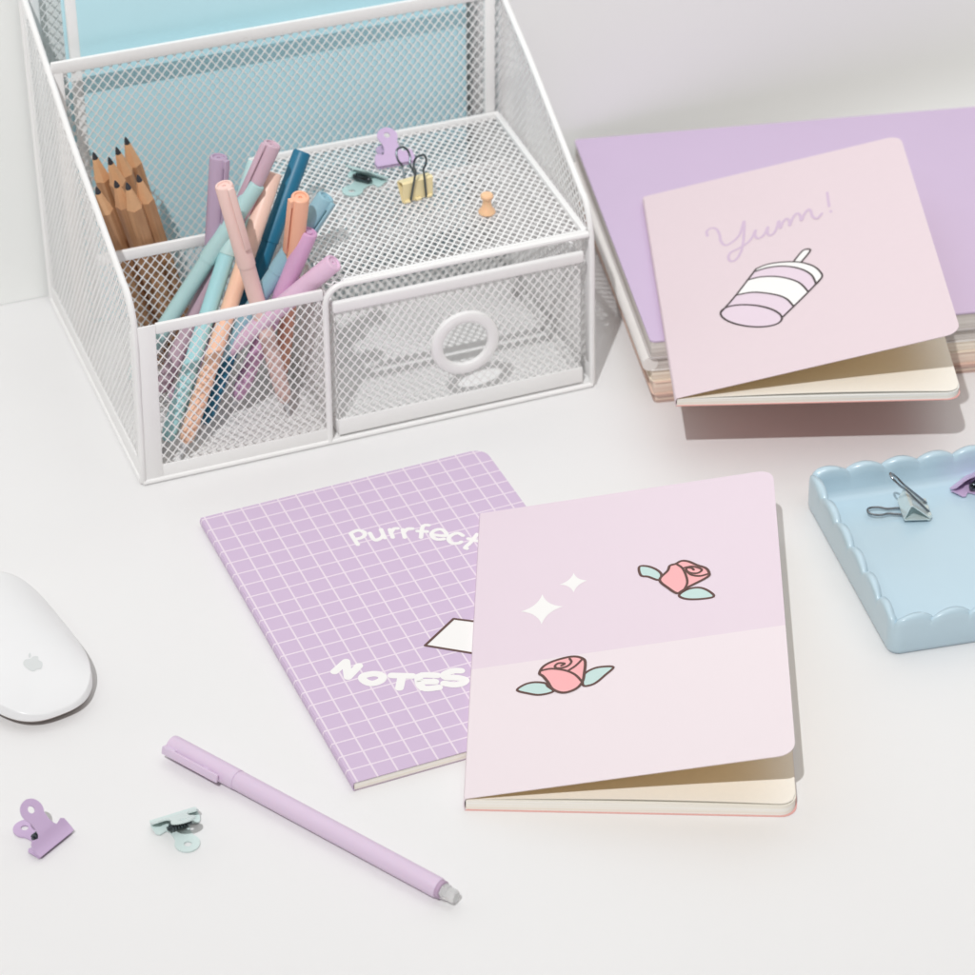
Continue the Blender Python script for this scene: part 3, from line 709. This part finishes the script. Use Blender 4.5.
printed('paper_print', c2, [('fill', A['paper'], 0, 'white_ink'), ('loop', A['paper'], 0.001, 'white_ink'), ('line', [[p, q] for p, q in zip(A['paper'][0], A['paper'][0][1:] + A['paper'][0][:1])], 0.13, 'brown_ink')])

M['cream_edge'] = pages_mat('cream_striped_edges', (226, 208, 190), (246, 236, 220), 5)
# ------------------------------------------------------------------ stack under the Yum notebook
SX, SY, STH = 8.33, 126.93, 0.1662
def stack_loc(dx, dy, z):
    c, s = math.cos(STH), math.sin(STH); return (SX + c * dx - s * dy, SY + s * dx + c * dy, z)
def book(dx, dy, z, w, d_, t, rot, cover_m, edge_m, label, name='book', cat='book', cov=0.08, spine=False, back=None):
    n = thing(name, stack_loc(dx, dy, z), STH + rot, label, cat)
    ol = rrect(w, d_, 0.25, 4)
    b = MB(); b.plate(ol, [], cov, z=0.0); b.build('back_cover', back or cover_m, n)
    b = MB(); b.box(0.08, w - 0.15, 0.06, d_ - 0.06, cov + 0.002, t - cov - 0.002, 0.02); b.build('page_block', edge_m, n)
    b = MB(); b.plate(ol, [], cov, z=t - cov); b.build('front_cover', cover_m, n)
    if spine:
        b = MB(); b.tube([(0.06, 0.05, t / 2), (0.06, d_ - 0.05, t / 2)], t / 2 - 0.005, 14); b.build('spine', cover_m, n)
book(0.32, 0.0, 0.0, 32, 20.2, 0.42, 0.0, mat('brown_pink_card', (186, 160, 150), 0.6), M['peach_edge'], 'thin brownish pink book at the very bottom of the stack', cov=0.1)
book(0.24, 0.10, 0.425, 32.2, 20.3, 0.80, 0.004, mat('peach_card', (236, 208, 192), 0.6), M['peach_edge'], 'peach paged book in the stack, directly above the brownish bottom one', cov=0.06)
book(0.14, 0.2, 1.23, 32.2, 20.3, 0.69, -0.003, mat('cream_card', (244, 232, 214), 0.6), M['cream_edge'], 'cream paged book in the stack, directly below the white planner', cov=0.05)
book(0.02, 0.15, 1.93, 32.4, 20.6, 0.85, 0.0, mat('white_card', (238, 234, 230), 0.45), M['grey_edge'], 'white planner with rounded spine below the lilac folder', 'planner', 'planner', cov=0.06, spine=True)
book(0.0, 0.0, 2.785, 33, 21.3, 1.115, -0.004, mat('lilac_card', (204, 184, 212), 0.55, 0.015, 30, 0.05), M['grey_edge'], 'wide lilac file box on top of the stack under the Yum! notebook', 'file_box', 'file box', cov=0.09, back=mat('grey_board', (206, 200, 198), 0.6))

# ------------------------------------------------------------------ tray
TW, TD = 17.1, 12.44
t = thing('tray', (18.62, 106.05, 0), R(13.45), 'pale blue ceramic tray with scalloped rim at the right edge', 'tray')
ns = [9, 6, 9, 6]; lens = [TW, TD, TW, TD]
rc = 0.55; per = []
# perimeter samples: position on the outer edge, inward normal, scallop phase
def edge_pts():
    out = []
    cs = [((0, 0), (1, 0), (0, 1)), ((TW, 0), (0, 1), (-1, 0)), ((TW, TD), (-1, 0), (0, -1)), ((0, TD), (0, -1), (1, 0))]
    for k, (o, dr_, nr) in enumerate(cs):
        L = lens[k]
        m_ = ns[k] * 22
        for i in range(m_):
            s = L * i / m_
            ph = ns[k] * i / m_
            x, y = o[0] + dr_[0] * s, o[1] + dr_[1] * s
            out.append((x, y, ph))
    return out
def inset_pt(x, y, d_):
    """point moved inward on a rounded rectangle"""
    rr = max(0.6 - d_ * 0.5, 0.2)
    px = min(max(x, 0), TW); py = min(max(y, 0), TD)
    cx, cy = TW / 2, TD / 2
    hx, hy = cx - d_, cy - d_
    qx, qy = (px - cx) / cx * hx, (py - cy) / cy * hy
    ex, ey = abs(qx) - (hx - rr), abs(qy) - (hy - rr)
    if ex > 0 and ey > 0:
        l = max(ex, ey) ; q = math.hypot(ex, ey)
        f = l / q
        qx = math.copysign(hx - rr + ex * f, qx); qy = math.copysign(hy - rr + ey * f, qy)
    return cx + qx, cy + qy
E_ = edge_pts(); N = len(E_)
prof = [(0.35, 0.0, 0), (0.12, 0.06, 0), (0.02, 0.3, 0), (0.0, 1.2, 0), (0.0, 1.62, 0.5), (0.03, 1.86, 0.9), (0.10, 1.97, 1.0), (0.20, 2.0, 1.0), (0.30, 1.96, 1.0), (0.37, 1.84, 0.9), (0.41, 1.5, 0.5), (0.46, 0.9, 0), (0.58, 0.6, 0), (0.95, 0.46, 0), (1.7, 0.44, 0)]
vs = []; fs = []
for x, y, ph in E_:
    sc = abs(math.sin(math.pi * ph)) ** 0.75
    for off, z, k in prof:
        bul = 0.035 * k * sc * (1 if off < 0.15 else 0)
        px, py = inset_pt(x, y, off - (bul ) + (0.09 * sc * k if off > 0.25 else 0))
        vs.append((px, py, z + k * 0.36 * (sc - 0.35)))
m_ = len(prof)
for i in range(N):
    j = (i + 1) % N
    for k in range(m_ - 1): fs.append((i * m_ + k, j * m_ + k, j * m_ + k + 1, i * m_ + k + 1))
vs.append((TW / 2, TD / 2, 0.44)); c_ = len(vs) - 1
for i in range(N): fs.append((i * m_ + m_ - 1, ((i + 1) % N) * m_ + m_ - 1, c_))
fs.append(tuple(i * m_ for i in range(N))[::-1])
b = MB(); b.add(vs, fs); b.build('tray_body', M['tray'], t, ang=60)

# ------------------------------------------------------------------ mouse
t = thing('computer_mouse', (-22.4, 106.3, 0), R(122 - 90), 'white computer mouse with a pale fruit emblem at the left edge', 'mouse')
def superel(a, b_, n, e=2.7): 
    o = []
    for k in range(n):
        th = 2 * math.pi * k / n; c, s = math.cos(th), math.sin(th)
        o.append((a * math.copysign(abs(c) ** (2 / e), c), b_ * math.copysign(abs(s) ** (2 / e), s)))
    return o
MA, MBB = 2.86, 5.68
def mouse_z(x, y):
    return 0.55 + 1.25 * max(0, 1 - (abs(x) / (MA + 0.05)) ** 2.3) ** 0.55 * max(0, 1 - (abs(y) / (MBB + 0.05)) ** 2.2) ** 0.75
b = MB(); vs = []; fs = []; n = 96; rings = [1.0, 0.992, 0.975, 0.95, 0.91, 0.86, 0.78, 0.68, 0.56, 0.42, 0.28, 0.14]
base = superel(MA, MBB, n)
for s in rings:
    for x, y in base:
        vs.append((x * s, y * s, (0.48 if s == 1.0 else mouse_z(x * s, y * s))))
vs.append((0, 0, mouse_z(0, 0)))
for i in range(len(rings) - 1):
    for k in range(n): l = (k + 1) % n; fs.append((i * n + k, i * n + l, (i + 1) * n + l, (i + 1) * n + k))
for k in range(n): fs.append(((len(rings) - 1) * n + k, (len(rings) - 1) * n + (k + 1) % n, len(vs) - 1))
b.add(vs, fs); b.build('top_shell', M['mouse'], t, ang=70)
b = MB(); vs = []; fs = []
for s, z in ((0.985, 0.48), (0.955, 0.3), (0.90, 0.13), (0.82, 0.04), (0.8, 0.0)):
    vs += [(x * s if abs(x) < 9 else x, y * (1 - (1 - s) * 0.6), z) for x, y in base]
for i in range(4):
    for k in range(n): l = (k + 1) % n; fs.append(((i + 1) * n + k, (i + 1) * n + l, i * n + l, i * n + k))
b.add(vs, fs); b.build('base_shell', M['alu'], t, ang=60)
body = [(0, -0.42), (0.16, -0.47), (0.3, -0.38), (0.42, -0.14), (0.36, 0.0), (0.33, 0.12), (0.40, 0.28), (0.24, 0.38), (0.08, 0.34), (0, 0.31), (-0.1, 0.35), (-0.26, 0.37), (-0.42, 0.2), (-0.42, -0.06), (-0.3, -0.36), (-0.16, -0.47)]
leaf = [(0.0, 0.40), (0.02, 0.55), (0.14, 0.68), (0.17, 0.68), (0.15, 0.52), (0.04, 0.41)]
b = MB()
for sh in (body, leaf):
    pts = [(x * 0.95, y * 0.95 - 2.95) for x, y in smooth(sh, True, 4)]
    b.plate(pts, [], 0, fn=lambda x, y, z: (x, y, mouse_z(x, y) + 0.012))
b.build('emblem', M['logo'], t, ang=80)

# ------------------------------------------------------------------ lilac pen on the desk
a, e = Vector((-14.2, 99.45, 0.47)), Vector((-1.38, 89.70, 0.47)); L = (e - a).length
t = thing('gel_pen', None, 0, 'lilac pen lying on the desk in front of the grid notebook', 'pen', mx=axis_mx(a, e, R(-14)))
r = 0.47
b = MB(); b.lathe([(0, 0.03), (r - 0.12, 0.03), (r - 0.08, 0.0), (r - 0.02, 0.04), (r, 0.12), (r, 3.9), (r - 0.002, 3.93)], 40); cp = b.build('cap', M['pen_lilac'], t)
b = MB(); b.box(r + 0.10, r + 0.24, -0.2, 0.2, 0.02, 3.3, 0.06); b.box(r - 0.1, r + 0.2, -0.18, 0.18, 0.02, 0.7, 0.06); b.box(r - 0.05, r + 0.14, -0.12, 0.12, 2.3, 2.6, 0.04); b.build('clip', M['pen_lilac'], cp)
b = MB(); b.lathe([(r - 0.03, 3.93), (r - 0.015, 3.97), (r - 0.015, L - 1.0), (r - 0.04, L - 0.9), (r - 0.1, L - 0.9)], 40); b.build('barrel', M['pen_lilac'], t)
b = MB(); b.lathe([(r - 0.06, L - 0.95), (r - 0.06, L - 0.72), (r - 0.1, L - 0.7)], 32); b.build('collar', mat('mauve_ring', (186, 160, 186), 0.4), t)
b = MB(); b.lathe([(r - 0.12, L - 0.7), (r - 0.12, L - 0.45), (r - 0.16, L - 0.40), (r - 0.16, L - 0.08), (r - 0.21, L), (0, L)], 6); b.build('end_plug', M['clear'], t, smooth_=False)
